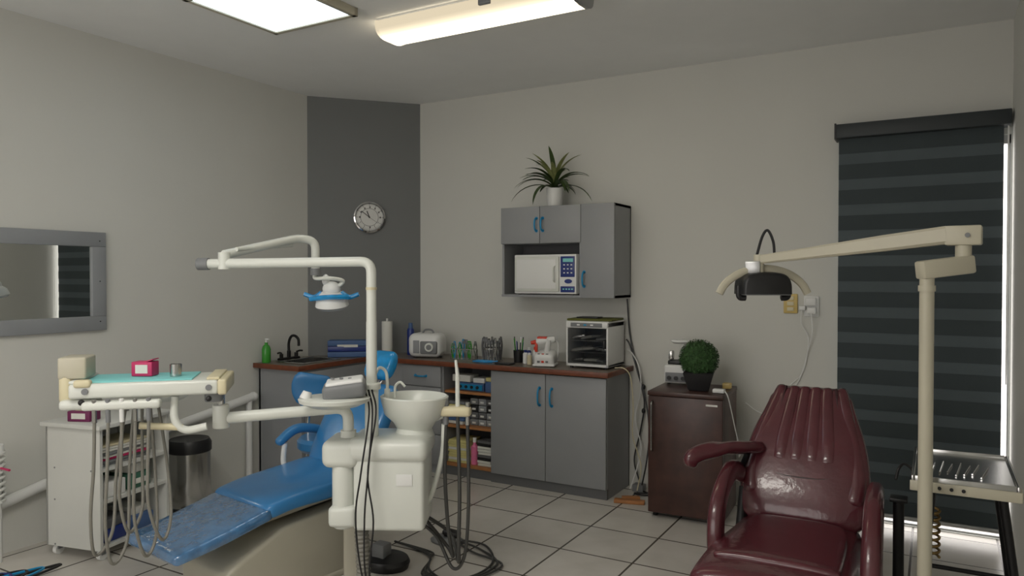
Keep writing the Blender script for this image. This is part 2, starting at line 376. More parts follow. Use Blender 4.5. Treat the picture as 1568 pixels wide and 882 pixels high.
m.bb(-4.345,-3.93,3.81,3.828,0.0,ct-th,CAB); m.bb(-3.93,-3.912,3.81,4.58,.0,ct-th,CAB); m.bb(-4.35,-4.33,3.81,4.30,0,ct-th,CAB)
m.bb(-3.905,-3.89,3.84,4.5,.07,.81,CAB,.002)
m.bb(-3.93,-3.62,4.58,4.6,.0,ct-th,CAB)
for i,(a,b_) in enumerate(((.66,.815),(.50,.652),(.30,.492),(.07,.292))):
    m.bb(-3.60,-3.235,4.562,4.58,a,b_,CAB,.002); m.handle((-3.42,4.562,(a+b_)/2),.1,TEAL,'x')
m.bb(-3.62,-3.23,4.58,4.6,0,ct-th,CAB)
for x in (-3.24,-2.80,-2.354,-1.909): m.bb(x,x+.018,4.585,4.99,0,ct-th,CAB)
m.bb(-3.24,-1.891,4.98,4.995,0,ct-th,CABD)
m.bb(-3.9,-1.9,4.60,4.615,0,.07,KICK)
m.bb(-3.23,-2.80,4.59,4.98,.07,.09,PINE)
for z in (.36,.62): m.bb(-3.225,-2.8,4.60,4.98,z,z+.018,PINE)
m.bb(-2.79,-2.348,4.562,4.582,.07,.815,CAB,.002); m.bb(-2.343,-1.893,4.562,4.582,.07,.815,CAB,.002)
m.bb(-2.80,-1.89,4.58,4.60,0.0,.07,KICK)
m.handle((-2.39,4.562,.66),.12,TEAL); m.handle((-2.295,4.562,.66),.12,TEAL)
m.done()
m=M('kitchen_sink')
m.bb(sx0-.015,sx1+.015,sy0-.015,sy0+.01,ct+.001,ct+.008,STEEL,.003); m.bb(sx0-.015,sx1+.015,sy1-.01,sy1+.015,ct+.001,ct+.008,STEEL,.003)
m.bb(sx0-.015,sx0+.01,sy0,sy1,ct+.001,ct+.008,STEEL,.003); m.bb(sx1-.01,sx1+.015,sy0,sy1,ct+.001,ct+.008,STEEL,.003)
for a in ((sx0+.002,sx0+.006,sy0,sy1,.70,ct),(sx1-.006,sx1-.002,sy0,sy1,.70,ct),(sx0,sx1,sy0+.002,sy0+.006,.70,ct),(sx0,sx1,sy1-.006,sy1-.002,.70,ct),(sx0,sx1,sy0,sy1,.696,.70)): m.bb(*a,STEEL)
m.cyl((-4.11,4.08,.70),(-4.11,4.08,.704),.03,CHROME); m.done()
m=M('kitchen_faucet'); fx,fy=-4.30,4.06
m.bb(fx-.022,fx+.022,fy-.10,fy+.10,ct+.001,ct+.02,BLKM,.008)
m.cyl((fx,fy,ct+.02),(fx,fy,ct+.07),.014,BLKM)
m.tube([(fx,fy,ct+.05),(fx,fy,ct+.13),(fx+.025,fy,ct+.178),(fx+.065,fy,ct+.185),(fx+.10,fy,ct+.16),(fx+.105,fy,ct+.11)],.0105,BLKM,n=12)
for s_ in (-1,1):
    m.cyl((fx,fy+s_*.075,ct+.02),(fx,fy+s_*.075,ct+.05),.014,BLKM); m.tube([(fx,fy+s_*.075,ct+.055),(fx+.01,fy+s_*.1,ct+.062),(fx+.015,fy+s_*.125,ct+.06)],.007,BLKM,n=8)
m.done()
m=M('soap_bottle'); m.lathe([(0,.862),(.03,.862),(.032,.87),(.032,.96),(.024,.985),(.012,.995),(.012,1.01),(0,1.01)],(-4.29,3.83,0),GRN)
m.cyl((-4.29,3.83,1.01),(-4.29,3.83,1.03),.006,WHITE2,n=8); m.box((-4.28,3.83,1.035),(.04,.014,.01),WHITE2,.003); m.done()
m=M('glove_box_stack')
for i in range(3): m.box((0,0,.022+i*.044),(.31,.13,.041),BLUEB if i!=1 else NAVY,.003,rot=(0,0,random.uniform(-.04,.04)))
m.box((0,-.064,.09),(.16,.004,.02),PAPER); m.done(loc=(-4.05,4.45,ct+.001),rotz=.62)
m=M('paper_towel_roll'); m.lathe([(.018,0),(.042,0),(.043,.003),(.043,.272),(.042,.275),(.018,.275)],(-3.83,4.66,ct+.002),PAPER); m.cyl((-3.83,4.66,ct+.002),(-3.83,4.66,ct+.3),.008,WHITE2); m.done()
m=M('spray_can'); m.lathe([(0,0),(.028,0),(.029,.005),(.029,.2),(.022,.215),(0,.215)],(-3.70,4.80,ct+.002),NAVY); m.cyl((-3.70,4.80,ct+.2),(-3.70,4.80,ct+.26),.02,BLUEB,r2=.017); m.done()
m=M('ultrasonic_cleaner')
m.box((0,0,.1),(.27,.2,.185),WHITE2,.05,seg=5); m.box((.04,-.095,.085),(.14,.03,.1),GREY,.012); m.cyl((.05,-.1,.09),(.05,-.122,.09),.034,WHITE); m.cyl((.05,-.12,.09),(.05,-.13,.09),.02,GREY)
m.box((-.06,-.1,.09),(.05,.01,.1),FRAME,.004); m.tube([(-.04,0,.19),(-.02,0,.215),(.03,0,.215),(.05,0,.19)],.008,GREY)
for x in (-.1,.1): m.cyl((x,0,0),(x,0,.012),.02,BLK)
m.done(loc=(-3.47,4.72,ct+.001),rotz=.3)
def rack(name,x,y,n,cols,w=.19,h=.15,round_=False):
    m=M(name)
    if round_:
        m.cyl((0,0,0),(0,0,.012),.085,STEEL); m.cyl((0,0,0),(0,0,.1),.006,STEEL)
        m.lathe([(.07,.09),(.075,.09),(.075,.1),(.07,.1),(.07,.09)],(0,0,0),STEEL)
    else:
        for yy in (-.04,.04):
            m.tube([(-w/2,yy,0),(-w/2,yy,.08),(w/2,yy,.08),(w/2,yy,0)],.004,STEEL,fil=.01,n=6)
        for xx in (-w/2,w/2): m.tube([(xx,-.04,.002),(xx,.04,.002)],.004,STEEL,smooth=False,n=6)
        m.bb(-w/2,w/2,-.045,.045,0,.004,STEEL)
    for i in range(n):
        if round_: a=2*math.pi*i/n; p=V((math.cos(a)*.068,math.sin(a)*.068,0))
        else: p=V((-w/2+w*(i+.5)/n,random.choice((-.025,0,.025)),0))
        c=random.choice(cols); hh=h*random.uniform(.8,1.05)
        for s_ in (-1,1): m.tube([p+V((0,0,.006)),p+V((s_*.009,0,hh*.45)),p+V((s_*.012,0,hh*.7)),p+V((s_*.004,.0,hh))],.0045,c,n=6,k=4)
        m.sph(p+V((0,0,hh*.85)),(.009,.007,.014),GREY,n=8)
    m.done(loc=(x,y,ct+.001))
rack('dental_pliers_rack',-3.14,4.74,12,[STEEL,GRN,TEAL,GREY,CABD])
rack('dental_pliers_carousel',-2.90,4.76,18,[STEEL,GREY,CABD,CABD],h=.18,round_=True)
m=M('turquoise_tubing_coil')
P=[]
for i in range(28): a=i*.7; P.append((-2.90+.085*math.cos(a)+i*.002,4.61+.022*math.sin(a),ct+.007+i*.0005))
m.tube(P,.005,CYAN,n=6); m.done()
m=M('tool_cup'); m.lathe([(0,0),(.035,0),(.04,.09),(.036,.09),(.032,.01),(0,.01)],(-2.68,4.78,ct+.001),BLK)
for i in range(9):
    a=i*.8; p=V((-2.68+.02*math.cos(a),4.78+.02*math.sin(a),ct+.012)); q=p+V((.016*math.cos(a),.016*math.sin(a),random.uniform(.13,.18))); m.cyl(p,q,.004,random.choice([GRN,BLK,STEEL,NAVY,YEL]),n=8)
m.done()
for i,(x,y,h,r,c1,c2) in enumerate(((-2.60,4.74,.10,.02,WHITE2,NAVY),(-2.55,4.80,.12,.022,WHITE2,RED),(-2.545,4.70,.085,.018,CREAM,WHITE2),(-2.62,4.83,.11,.018,NAVY,WHITE2))):
    m=M('small_bottle'); m.lathe([(0,0),(r,0),(r,h*.7),(r*.5,h*.82),(0,h*.82)],(x,y,ct+.001),c1,n=18); m.cyl((x,y,ct+h*.8),(x,y,ct+h),r*.55,c2,n=14); m.done()
m=M('black_instrument_tray'); m.box((-2.70,4.61,ct+.008),(.13,.08,.012),BLK,.004); m.done()
m=M('curing_light_charger')
m.box((0,0,.055),(.15,.14,.1),WHITE2,.03,rot=(.25,0,0),seg=4); m.box((0,0,.01),(.16,.15,.018),WHITE2,.008)
for i in range(3):
    for j in range(3): m.box((-.035+i*.03,-.072+j*.006,.035+j*.025),(.018,.008,.014),GREY if i!=1 else RED,.002,rot=(.25,0,0))
m.cyl((.01,0,.1),(.03,-.02,.19),.02,WHITE2); m.cyl((-.06,-.02,.17),(.07,.0,.19),.024,WHITE2,bev=.006); m.cyl((-.065,-.02,.168),(-.1,-.03,.162),.017,RED,r2=.012); m.tube([(.06,0,.19),(.085,.02,.16),(.08,.04,.06),(.06,.06,.02)],.005,WHITE2)
m.box((-.02,-.01,.196),(.07,.04,.024),RED,.004); m.box((-.06,-.03,.13),(.02,.02,.06),RED,.004)
m.done(loc=(-2.40,4.67,ct+.004),rotz=.25)
m=M('uv_sterilizer_cabinet'); w,d,h=.315,.30,.33
m.bb(0,.014,0,d,.015,h,WHITE2,.003); m.bb(w-.014,w,0,d,.015,h,WHITE2,.003); m.bb(0,w,0,d,.015,.035,WHITE2,.004); m.bb(0,w,-.01,d,h-.05,h,WHITE2,.012); m.bb(.01,w-.01,d-.01,d,.02,h-.02,CABD)
m.bb(.014,w-.014,-.006,0,.035,h-.055,SMOKE)
for z in (.11,.19): m.bb(.014,w-.014,.02,d-.02,z,z+.004,STEEL)
for z in (.04,.117,.197):
    for k_ in range(3): m.box((.06+k_*.09+random.uniform(-.01,.01),.12,z+.014),(.1,.14,.018),random.choice([PAPER,STEEL,FRAME]),.004,rot=(random.uniform(-.1,.1),random.uniform(-.2,.2),random.uniform(-.4,.4)))
m.bb(.04,w-.04,-.014,-.009,h-.04,h-.012,GREY,.002)
for k_ in range(3): m.box((.1+k_*.05,-.015,h-.026),(.02,.004,.01),[WHITE2,TEAL,WHITE2][k_])
m.bb(w-.03,w-.018,-.02,-.006,.14,.2,BLK,.003)
for x in (.03,w-.03):
    for y in (.03,d-.03): m.cyl((x,y,0),(x,y,.016),.012,BLK,n=12)
m.box((w*.52,d*.45,h+.008),(w*1.05,d*.85,.014),mat('olive_cloth',(96,98,44),.9,var=.25,bump=.3),.004,rot=(0,0,.06)); m.box((w*.4,d*.4,h+.019),(.16,.1,.01),BLK,.003)
m.done(loc=(-2.235,4.665,ct+.001))
m=M('shelf_supplies_upper')
m.bb(-3.14,-2.90,4.64,4.84,.64,.70,BLUEB,.006); m.bb(-3.13,-2.91,4.632,4.642,.65,.69,TEAL); m.box((-3.1,4.7,.73),(.16,.12,.05),PAPER,.003); m.box((-2.95,4.72,.72),(.1,.14,.035),WHITE2,.003)
for k_ in range(4): m.cyl((-3.10+k_*.05,4.632,.67),(-3.10+k_*.05,4.625,.67),.012,BLK,n=12)
m.box((-2.85,4.7,.68),(.06,.14,.08),BLUEB,.003); m.box((-2.855,4.7,.735),(.05,.12,.03),YEL,.003)
m.done()
m=M('shelf_supplies_middle')
for i in range(4):
    for j in range(3):
        m.bb(-3.03+j*.072,-2.963+j*.072,4.66,4.85,.380+i*.052,.426+i*.052,random.choice([CABD,BLK,FRAME,GREY]),.003); m.box((-2.997+j*.072,4.658,.40+i*.052),(.03,.004,.014),random.choice([PAPER,WHITE2]))
for i in range(7): m.box((-3.14,4.72,.392+i*.025),(.14,.18,.022),random.choice([PAPER,BLUEB,GREY,YEL]),.002,rot=(0,0,random.uniform(-.1,.1)))
m.done()
m=M('shelf_supplies_lower')
for i in range(9): m.box((-3.12,4.72,.101+i*.019),(.17,.2,.017),random.choice([YEL,YEL,PAPER]),.001,rot=(0,0,random.uniform(-.08,.08)))
for i in range(9): m.box((-2.88,4.72,.101+i*.021),(.12,.2,.018),random.choice([GREY,BLK,PAPER,CABD]),.001,rot=(0,0,random.uniform(-.08,.08)))
m.done()
m=M('pink_bottle'); m.lathe([(0,0),(.028,0),(.028,.13),(.012,.15),(.012,.165),(0,.165)],(-2.985,4.65,.091),mat('pink_liquid',(225,120,160),.3)); m.cyl((-2.985,4.65,.256),(-2.985,4.65,.29),.014,WHITE2); m.done()
# ------------------------------------------------------------------ fridge + things
m=M('mini_refrigerator'); w,d,h=.455,.45,.79
m.bb(0,w,.05,d,.02,h,FRIDGE,.004); m.bb(.0,w,0,.046,.035,h-.03,FRIDGE,.006); m.bb(-.004,w+.004,-.004,d,h-.028,h,FRIDGE,.006)
m.tube([(.028,-.001,.42),(.028,-.026,.43),(.028,-.026,.72),(.028,-.001,.73)],.006,STEEL,fil=.01,n=8); m.bb(w-.1,w-.03,-.003,.0,h-.07,h-.058,STEEL)
for x in (.03,w-.03):
    for y in (.07,d-.03): m.cyl((x,y,0),(x,y,.022),.016,BLK,n=12)
m.done(loc=(-1.54,4.39,0),rotz=.05)
m=M('topiary_ball_plant'); cx,cy=-1.27,4.56; zb=.791
t=bmesh.new(); bmesh.ops.create_icosphere(t,subdivisions=4,radius=.108)
for v in t.verts: v.co*=1+random.uniform(-.05,.05)
m.add(t,TOPI,Matrix.Translation((cx,cy,.985)))
t=bmesh.new()
for i in range(3000):
    d=V((random.gauss(0,1),random.gauss(0,1),random.gauss(0,1))).normalized(); c=d*random.uniform(.104,.121); u=d.orthogonal().normalized(); u=(u*math.cos(i)+d.cross(u)*math.sin(i))
    tip=c+(d*.6+u).normalized()*.014; s_=u.cross(d)*.0035
    t.faces.new([t.verts.new(c),t.verts.new((c+tip)/2+s_),t.verts.new(tip),t.verts.new((c+tip)/2-s_)])
for v in t.verts: v.co+=V((cx,cy,.985))
m.add(t,TOPI,recalc=False)
t=bmesh.new(); bmesh.ops.create_cone(t,cap_ends=True,segments=4,radius1=.085,radius2=.13,depth=.115); bmesh.ops.bevel(t,geom=t.edges[:],offset=.005,segments=2,affect='EDGES')
m.add(t,BLK,Matrix.Translation((cx,cy,zb+.06))@Matrix.Rotation(math.pi/4+.2,4,'Z')); m.cyl((cx,cy,zb+.09),(cx,cy,zb+.13),.01,WOOD,n=8)
m.done(ang=60)
m=M('dental_vibrator_device')
m.box((0,0,.07),(.16,.13,.12),WHITE2,.015,seg=3); m.box((0,-.066,.05),(.14,.004,.06),GREY,.001)
for k_ in range(3): m.cyl((-.045+k_*.045,-.066,.045),(-.045+k_*.045,-.08,.045),.013,BLK,n=14)
m.box((-.01,0,.142),(.1,.09,.03),BLK,.008); m.cyl((0.02,0,.14),(.04,0,.27),.014,WHITE2); m.lathe([(0,.265),(.05,.268),(.068,.28),(.062,.292),(0,.298)],(.02,0,0),WHITE2); m.box((-.04,-.02,.19),(.03,.05,.06),STEEL,.008)
for x in (-.06,.06): m.cyl((x,0,0),(x,0,.014),.012,BLK,n=12)
m.done(loc=(-1.465,4.765,zb),rotz=.1)
m=M('power_adapter'); m.box((-1.13,4.50,zb+.014),(.07,.045,.024),WHITE2,.005); m.box((-1.13,4.70,zb+.02),(.05,.05,.035),OUTB,.005)
m.tube([(-1.10,4.50,zb+.012),(-1.09,4.49,zb+.012),(-1.07,4.49,zb-.03),(-1.05,4.55,.6),(-1.03,4.6,.45),(-1.045,4.66,.38),(-1.03,4.75,.46)],.0035,WHITE2,n=6); m.done()
m=M('wall_switch_plate'); m.box((-.80,4.992,1.325),(.085,.014,.125),OUTB,.005)
for k_ in (-.035,0,.035): m.box((-.80,4.983,1.325+k_),(.04,.01,.024),CREAM,.002)
m.done()
m=M('wall_outlet_with_adapter'); m.box((-.675,4.99,1.31),(.09,.018,.13),WHITE2,.005); m.box((-.675,4.96,1.34),(.06,.045,.05),WHITE2,.008); m.box((-.67,4.955,1.285),(.05,.055,.04),WHITE2,.008); m.box((-.725,4.965,1.30),(.04,.04,.03),WHITE2,.006)
m.tube([(-.67,4.93,1.27),(-.665,4.95,1.15),(-.70,4.98,1.0),(-.74,4.985,.85),(-.80,4.98,.75),(-.86,4.95,.6),(-.98,4.93,.62),(-1.06,4.9,.68)],.003,WHITE2,n=6)
m.tube([(-.725,4.94,1.29),(-.73,4.96,1.2),(-.69,4.975,1.1),(-.72,4.985,.9),(-.80,4.985,.8)],.0025,WHITE2,n=6); m.done()
m=M('power_cables')
def hang(pts,r,c): m.tube(pts,r,c,n=7)
hang([(-1.90,4.97,1.34),(-1.885,4.98,1.1),(-1.84,4.975,.9),(-1.80,4.975,.75),(-1.77,4.97,.6),(-1.80,4.97,.4),(-1.84,4.96,.2),(-1.80,4.95,.06)],.0055,BLK)
hang([(-1.91,4.98,1.05),(-1.88,4.98,1.0),(-1.81,4.96,.8),(-1.75,4.95,.62),(-1.72,4.93,.4),(-1.73,4.9,.2),(-1.76,4.88,.02)],.0055,BLK)
hang([(-1.905,4.98,.98),(-1.86,4.97,.95),(-1.80,4.94,.86),(-1.79,4.95,.7),(-1.83,4.95,.5),(-1.78,4.93,.3),(-1.80,4.9,.15),(-1.83,4.85,.02)],.0045,WHITE2)
hang([(-1.905,4.75,.87),(-1.84,4.76,.868),(-1.80,4.78,.80),(-1.79,4.8,.6),(-1.80,4.82,.4),(-1.74,4.82,.2),(-1.76,4.8,.03)],.004,CREAM)
hang([(-1.76,4.88,.01),(-1.70,4.84,.01),(-1.78,4.80,.01),(-1.72,4.78,.01),(-1.66,4.82,.01),(-1.62,4.9,.01)],.0055,BLK)
for z in (.72,.55): m.sph((-1.775,4.965,z),(.014,.012,.02),BLK,n=10)
m.bb(-1.82,-1.74,4.86,4.93,.0,.05,GREY,.006); m.bb(-1.7,-1.64,4.9,4.95,.0,.03,CREAM,.004); m.done()
m=M('wood_offcut'); m.box((-1.74,4.60,.012),(.20,.05,.022),PINE,.002,rot=(0,0,.25)); m.box((-1.76,4.68,.012),(.12,.04,.02),PINE,.002,rot=(0,0,.5)); m.done()
# ------------------------------------------------------------------ left wall items
m=M('wall_drain_pipe'); x=-4.325
m.tube([(x,3.74,.62),(x,3.0,.50),(x,2.05,.28),(x,1.2,.12)],.03,WHITE2,smooth=False,n=16)
m.sph((x,3.74,.62),.034,WHITE2); m.tube([(x,3.70,.60),(x,3.70,.3),(x,3.70,.0)],.022,WHITE2,smooth=False,n=14)
m.done()
m=M('coiled_water_supply_hose'); x,y=-4.25,2.0
m.tube([(x,y,.0),(x,y,.48)],.018,WHITE2,smooth=False)
P=[(x+.03*math.cos(i*.9),y+.03*math.sin(i*.9),.32+i*.0045) for i in range(60)]
m.tube(P,.009,MELA,n=6,k=3); m.cyl((x,y,.58),(x,y,.62),.03,WHITE2); m.tube([(x,y,.5),(x+.06,y,.5),(x+.12,y,.5)],.006,PINK); m.done()
m=M('pedal_trash_bin')
m.lathe([(0,.0),(.125,0),(.128,.01),(.128,.38),(.0,.38)],(-4.16,3.08,0),STEEL,n=40); m.lathe([(.13,.375),(.134,.38),(.134,.43),(.12,.455),(0,.462)],(-4.16,3.08,0),BLK,n=40); m.lathe([(.13,0),(.134,.0),(.134,.03),(.128,.035)],(-4.16,3.08,0),BLK,n=40); m.box((-4.07,2.95,.015),(.05,.06,.012),BLK,.004); m.done()
m=M('white_rolling_cart'); w,d,h=.37,.48,.70
m.bb(-.02,w+.02,-.02,d+.02,h,h+.022,MELA,.003); m.bb(0,w,0,.018,.06,h,MELA); m.bb(0,w,d-.018,d,.06,h,MELA); m.bb(0,.012,0,d,.06,h,MELA)
for z in (.06,.30,.47): m.bb(0.01,w-.005,.018,d-.018,z,z+.018,MELA)
for x in (.06,w-.06):
    for z in (.069,.309,.479): m.cyl((x,-.0015,z),(x,.002,z),.005,GREY,n=10)
for x in (.035,w-.035):
    for y in (.04,d-.04): m.cyl((x-.012,y,.026),(x+.012,y,.026),.026,WHITE2); m.bb(x-.018,x+.018,y-.015,y+.015,.03,.062,GREY,.003)
CL=(-4.13,2.18,0); CR=math.radians(12)
m.done(loc=CL,rotz=CR)
def cart_items(name,lst):
    m=M(name)
    for c,s_,mt,r in lst: m.box(c,s_,mt,.003,rot=(0,0,r))
    m.done(loc=CL,rotz=CR)
cart_items('magazine_stack',[((.23,.2,.496+i*.014),(.22,.3,.012),random.choice([PINK,PAPER,PAPER,GREY,GREY,CREAM]),random.uniform(-.1,.1)) for i in range(8)])
cart_items('glove_boxes',[((.23,.13,.36),(.22,.13,.08),WHITE2,0),((.23,.30,.36),(.22,.14,.08),mat('green_card',(60,110,90),.6),.0),((.23,.3,.43),(.2,.12,.05),PAPER,.1),((.345,.3,.36),(.004,.1,.03),PAPER,0)])
cart_items('bagged_supplies',[((.23,.14,.115),(.22,.16,.07),NAVY,0),((.23,.14,.175),(.2,.15,.05),CABD,.1),((.23,.33,.12),(.2,.15,.08),BLUEB,-.1),((.22,.33,.18),(.17,.12,.04),PAPER,.1)])
m=M('tissue_box'); m.box((0,0,.028),(.13,.09,.055),mat('purple_card',(110,30,80),.5),.004); m.box((0,-.046,.03),(.08,.002,.03),PAPER); m.box((0,0,.057),(.07,.04,.003),CREAM); m.done(loc=(-3.98,2.30,.7225),rotz=.4)
m=M('instrument_jar'); m.lathe([(0,0),(.025,0),(.027,.07),(.024,.07),(.022,.006),(0,.006)],(-4.06,2.58,.7225),SMOKE)
for i in range(4): m.cyl((-4.06+i*.006,2.58,.73),(-4.07+i*.012,2.58+i*.01,.86),.003,STEEL,n=6)
m.done()
m=M('floor_cables')
for i,c in enumerate((BLK,BLK,NAVY,BLK,TEAL,BLK)):
    m.tube([(-4.2+.05*i,1.85,.012),(-4.05+.04*i,1.8+.06*i,.012+.004*i),(-3.8,1.95-.05*i,.012),(-3.62,1.95+.03*i,.012),(-3.55+.05*i,1.8,.012)],.007,c,n=6)
m.done()
# ------------------------------------------------------------------ dental patient chair (local frame, y = foot->head)
m=M('dental_chair')
m.cushion([((0,-.02,.325),.44,.055),((0,.2,.365),.46,.06),((0,.44,.42),.47,.065)],PLAST,r=.025,e=.3)
m.cushion([((0,.40,.42),.47,.085),((0,.55,.445),.48,.09),((0,.75,.455),.50,.10),((0,.98,.475),.50,.10)],BLUE,r=.04,e=.4)
m.cushion([((0,.96,.44),.44,.10),((0,1.03,.58),.47,.11),((0,1.13,.75),.47,.11),((0,1.24,.90),.40,.09)],BLUE,r=.045,e=.5)
m.cushion([((0.03,1.22,.93),.19,.07),((0.03,1.26,1.0),.21,.08),((0.03,1.30,1.08),.19,.07)],CYAN,r=.035,e=.6)
m.tube([(0.0,1.26,.86),(0.02,1.30,.95),(.03,1.31,1.0)],.014,CHROME)
m.cushion([((0,.3,.36),.30,.05),((0,.7,.395),.34,.05),((0,.98,.41),.34,.05)],OLIVE,r=.02)
m.cushion([((0,1.03,.46),.34,.04),((0,1.16,.68),.34,.04),((0,1.25,.82),.30,.04)],WHITE,r=.015)
mx=Matrix(((0,0,1,0),(1,0,0,0),(0,1,0,0),(0,0,0,1)))
m.prism([(.22,.0),(.22,.19),(.27,.22),(.52,.33),(.98,.37),(1.02,.30),(1.02,0)],-.185,.20,OLIVE,bev=.02,mx=mx)
m.prism([(.15,.0),(.15,.03),(1.15,.03),(1.15,0)],-.21,.21,OLIVE,bev=.01,mx=mx)
m.box((0,.8,.375),(.22,.3,.06),BLK,.01)
for s_ in (-1,1):
    m.cushion([((s_*.28,.80,.60),.05,.045),((s_*.285,.92,.66),.06,.05),((s_*.28,1.06,.64),.06,.05),((s_*.27,1.12,.60),.05,.045)],BLUE,r=.02,e=.8)
    m.tube([(s_*.27,.84,.60),(s_*.275,.84,.48),(s_*.2,.86,.42)],.015,WHITE2)
m.done(loc=(-2.9,1.965,0),rotz=-math.radians(8.7))
m=M('dentist_stool'); cx,cy=-3.26,3.40
m.lathe([(0,.43),(.17,.43),(.19,.45),(.19,.49),(.17,.51),(0,.515)],(cx,cy,0),BLUE); m.cyl((cx,cy,.1),(cx,cy,.43),.028,CHROME)
for i in range(5):
    a=2*math.pi*i/5+.3; e=V((cx+.25*math.cos(a),cy+.25*math.sin(a),.07)); m.tube([(cx,cy,.11),e],.018,BLK,smooth=False); m.cyl(e+V((-.01,0,-.042)),e+V((.01,0,-.042)),.027,BLK)
dx_=.07
m.cushion([((cx-.17+dx_,cy-.02,.70),.18,.05),((cx-.19+dx_,cy-.02,.80),.25,.06),((cx-.17+dx_,cy-.02,.89),.21,.05)],BLUE,r=.025,e=.75,right=(.75,.66,0))
m.tube([(cx-.02,cy,.44),(cx-.17,cy+.02,.44),(cx-.19,cy+.02,.6),(cx-.13,cy+.01,.78)],.014,CHROME); m.done()
# ------------------------------------------------------------------ dental unit
m=M('dental_unit_with_cuspidor'); 
UM=Matrix.Translation((-2.10,2.60,0))@Matrix.Rotation(math.radians(28),4,'Z')
def ubox(c,s_,mt,bev=0,seg=3):
    t=bmesh.new(); bmesh.ops.create_cube(t,size=1); bmesh.ops.scale(t,vec=V(s_),verts=t.verts)
    if bev: bmesh.ops.bevel(t,geom=t.edges[:],offset=bev,segments=seg,affect='EDGES',profile=.5)
    m.add(t,mt,UM@Matrix.Translation(V(c)))
def U(x,y,z): return UM@V((x,y,z))
ubox((.0,0,.56),(.31,.26,.33),WHITE,.02); ubox((-.01,0,.745),(.36,.30,.10),WHITE,.04,seg=5)
ubox((-.21,-.04,.73),(.16,.22,.12),WHITE,.035,seg=5)
ubox((-.2,-.07,.46),(.12,.16,.09),WHITE,.02)
m.cyl(U(-.205,-.09,.40),U(-.205,-.09,.69),.048,WHITE,bev=.02); 
ubox((-.20,.10,.22),(.10,.08,.44),OLIVE,.02); ubox((.07,-.131,.62),(.07,.004,.05),WHITE2,.001)
m.tube([U(-.13,-.08,.42),U(-.12,-.08,.2),U(-.12,-.07,.0)],lambda f:.030+.003*math.sin(f*150),HOSE,n=14,k=40)
m.lathe([(0,0),(.13,0),(.14,.03),(.13,.05),(.05,.07),(0,.07)],(-2.46,2.97,0),BLK,sc3=(1,.8,1))
m.bb(-2.50,-2.42,2.91,2.98,.05,.13,GREY,.01)
bc=U(.085,.05,0)
m.lathe([(.0,.80),(.07,.80),(.085,.815),(.10,.84),(.14,.875),(.155,.93),(.16,.955),(.152,.96),(.142,.95),(.12,.885),(.06,.865),(0,.86)],(bc.x,bc.y,0),WHITE,sc3=(1,.9,1))
m.lathe([(.07,.78),(.09,.78),(.075,.82),(.07,.82)],(bc.x,bc.y,0),WHITE)
gb=bc+V((-.10,-.07,0)); m.cyl(gb+V((0,0,.93)),gb+V((0,0,.99)),.016,WHITE,r2=.013)
m.tube([gb+V((0,0,.96)),gb+V((.0,0,1.03)),gb+V((-.01,0,1.07)),gb+V((-.035,-.01,1.085)),gb+V((-.05,-.02,1.06)),gb+V((-.05,-.02,1.03))],.007,WHITE,n=10)
m.tube([gb+V((.03,.02,.95)),gb+V((.03,.02,1.0)),gb+V((.05,.03,1.02)),gb+V((.07,.04,1.0))],.006,WHITE,n=10)
pl=V((-2.155,2.515,0)); m.cyl(pl+V((0,0,.78)),pl+V((0,0,1.0)),.030,WHITE); m.cyl(pl+V((0,0,.98)),pl+V((0,0,1.3)),.0235,WHITE); m.cyl(pl+V((0,0,1.0)),pl+V((0,0,1.03)),.040,WHITE,bev=.006)
m.cyl(pl+V((0,0,1.44)),pl+V((0,0,1.452)),.0245,CREAM)
tc_=V((-2.20,2.33,.965)); m.tube([pl+V((0,0,1.0)),(pl+tc_)/2+V((0,0,.49)),tc_],.014,WHITE,smooth=False)
m.lathe([(0,-.02),(.10,-.015),(.145,.005),(.15,.02),(.142,.024),(0,.02)],tc_,WHITE,sc3=(1.0,.85,1),rot=(0,0,.7))
a_=math.radians(38)
m.box(tc_+V((.03,.03,.055)),(.18,.12,.065),GREY,.02,rot=(.1,-.12,a_),seg=4); m.box(tc_+V((.03,.03,.085)),(.155,.095,.03),WHITE2,.01,rot=(.1,-.12,a_),seg=3)
for k_ in range(4): m.box(tc_+V((-.01+k_*.03,-.0+k_*.02,.102)),(.015,.015,.006),GREY,.002,rot=(0,0,a_))
m.cyl(tc_+V((-.09,-.08,.02)),tc_+V((-.085,-.07,.05)),.025,WHITE2,r2=.018)
hc=V((-1.86,2.74,.895)); m.tube([bc+V((.05,.02,.83)),(bc.x+.1,bc.y+.03,.86),hc],.014,WHITE)
m.box(hc,(.14,.06,.045),CREAM,.015,rot=(0,0,math.radians(25)),seg=3)
m.cyl(hc+V((.01,0,.02)),hc+V((.01,0,.16)),.010,WHITE); m.cyl(hc+V((.01,0,.16)),hc+V((0,0,.23)),.009,WHITE,r2=.006); m.cyl(hc+V((-.04,-.02,-.06)),hc+V((-.04,-.02,.05)),.012,GREY); m.cyl(hc+V((.05,.02,-.06)),hc+V((.05,.02,.04)),.011,STEEL)
m.tube([hc+V((-.04,-.02,-.05)),hc+V((-.045,-.02,-.3)),hc+V((-.04,.0,-.55)),hc+V((-.05,.05,-.68)),hc+V((-.12,.1,-.66)),U(.1,.08,.42)],.0085,HOSED)
m.tube([hc+V((.01,0,-.02)),hc+V((.02,0,-.35)),hc+V((.015,.0,-.6)),hc+V((-.02,.05,-.70)),hc+V((-.1,.1,-.6)),U(.12,.05,.42)],.0085,HOSED)
m.tube([hc+V((.05,.02,-.05)),hc+V((.055,.02,-.4)),hc+V((.02,.04,-.66)),hc+V((-.06,.06,-.74)),hc+V((-.15,.05,-.6)),U(.05,.05,.42)],.008,HOSED)
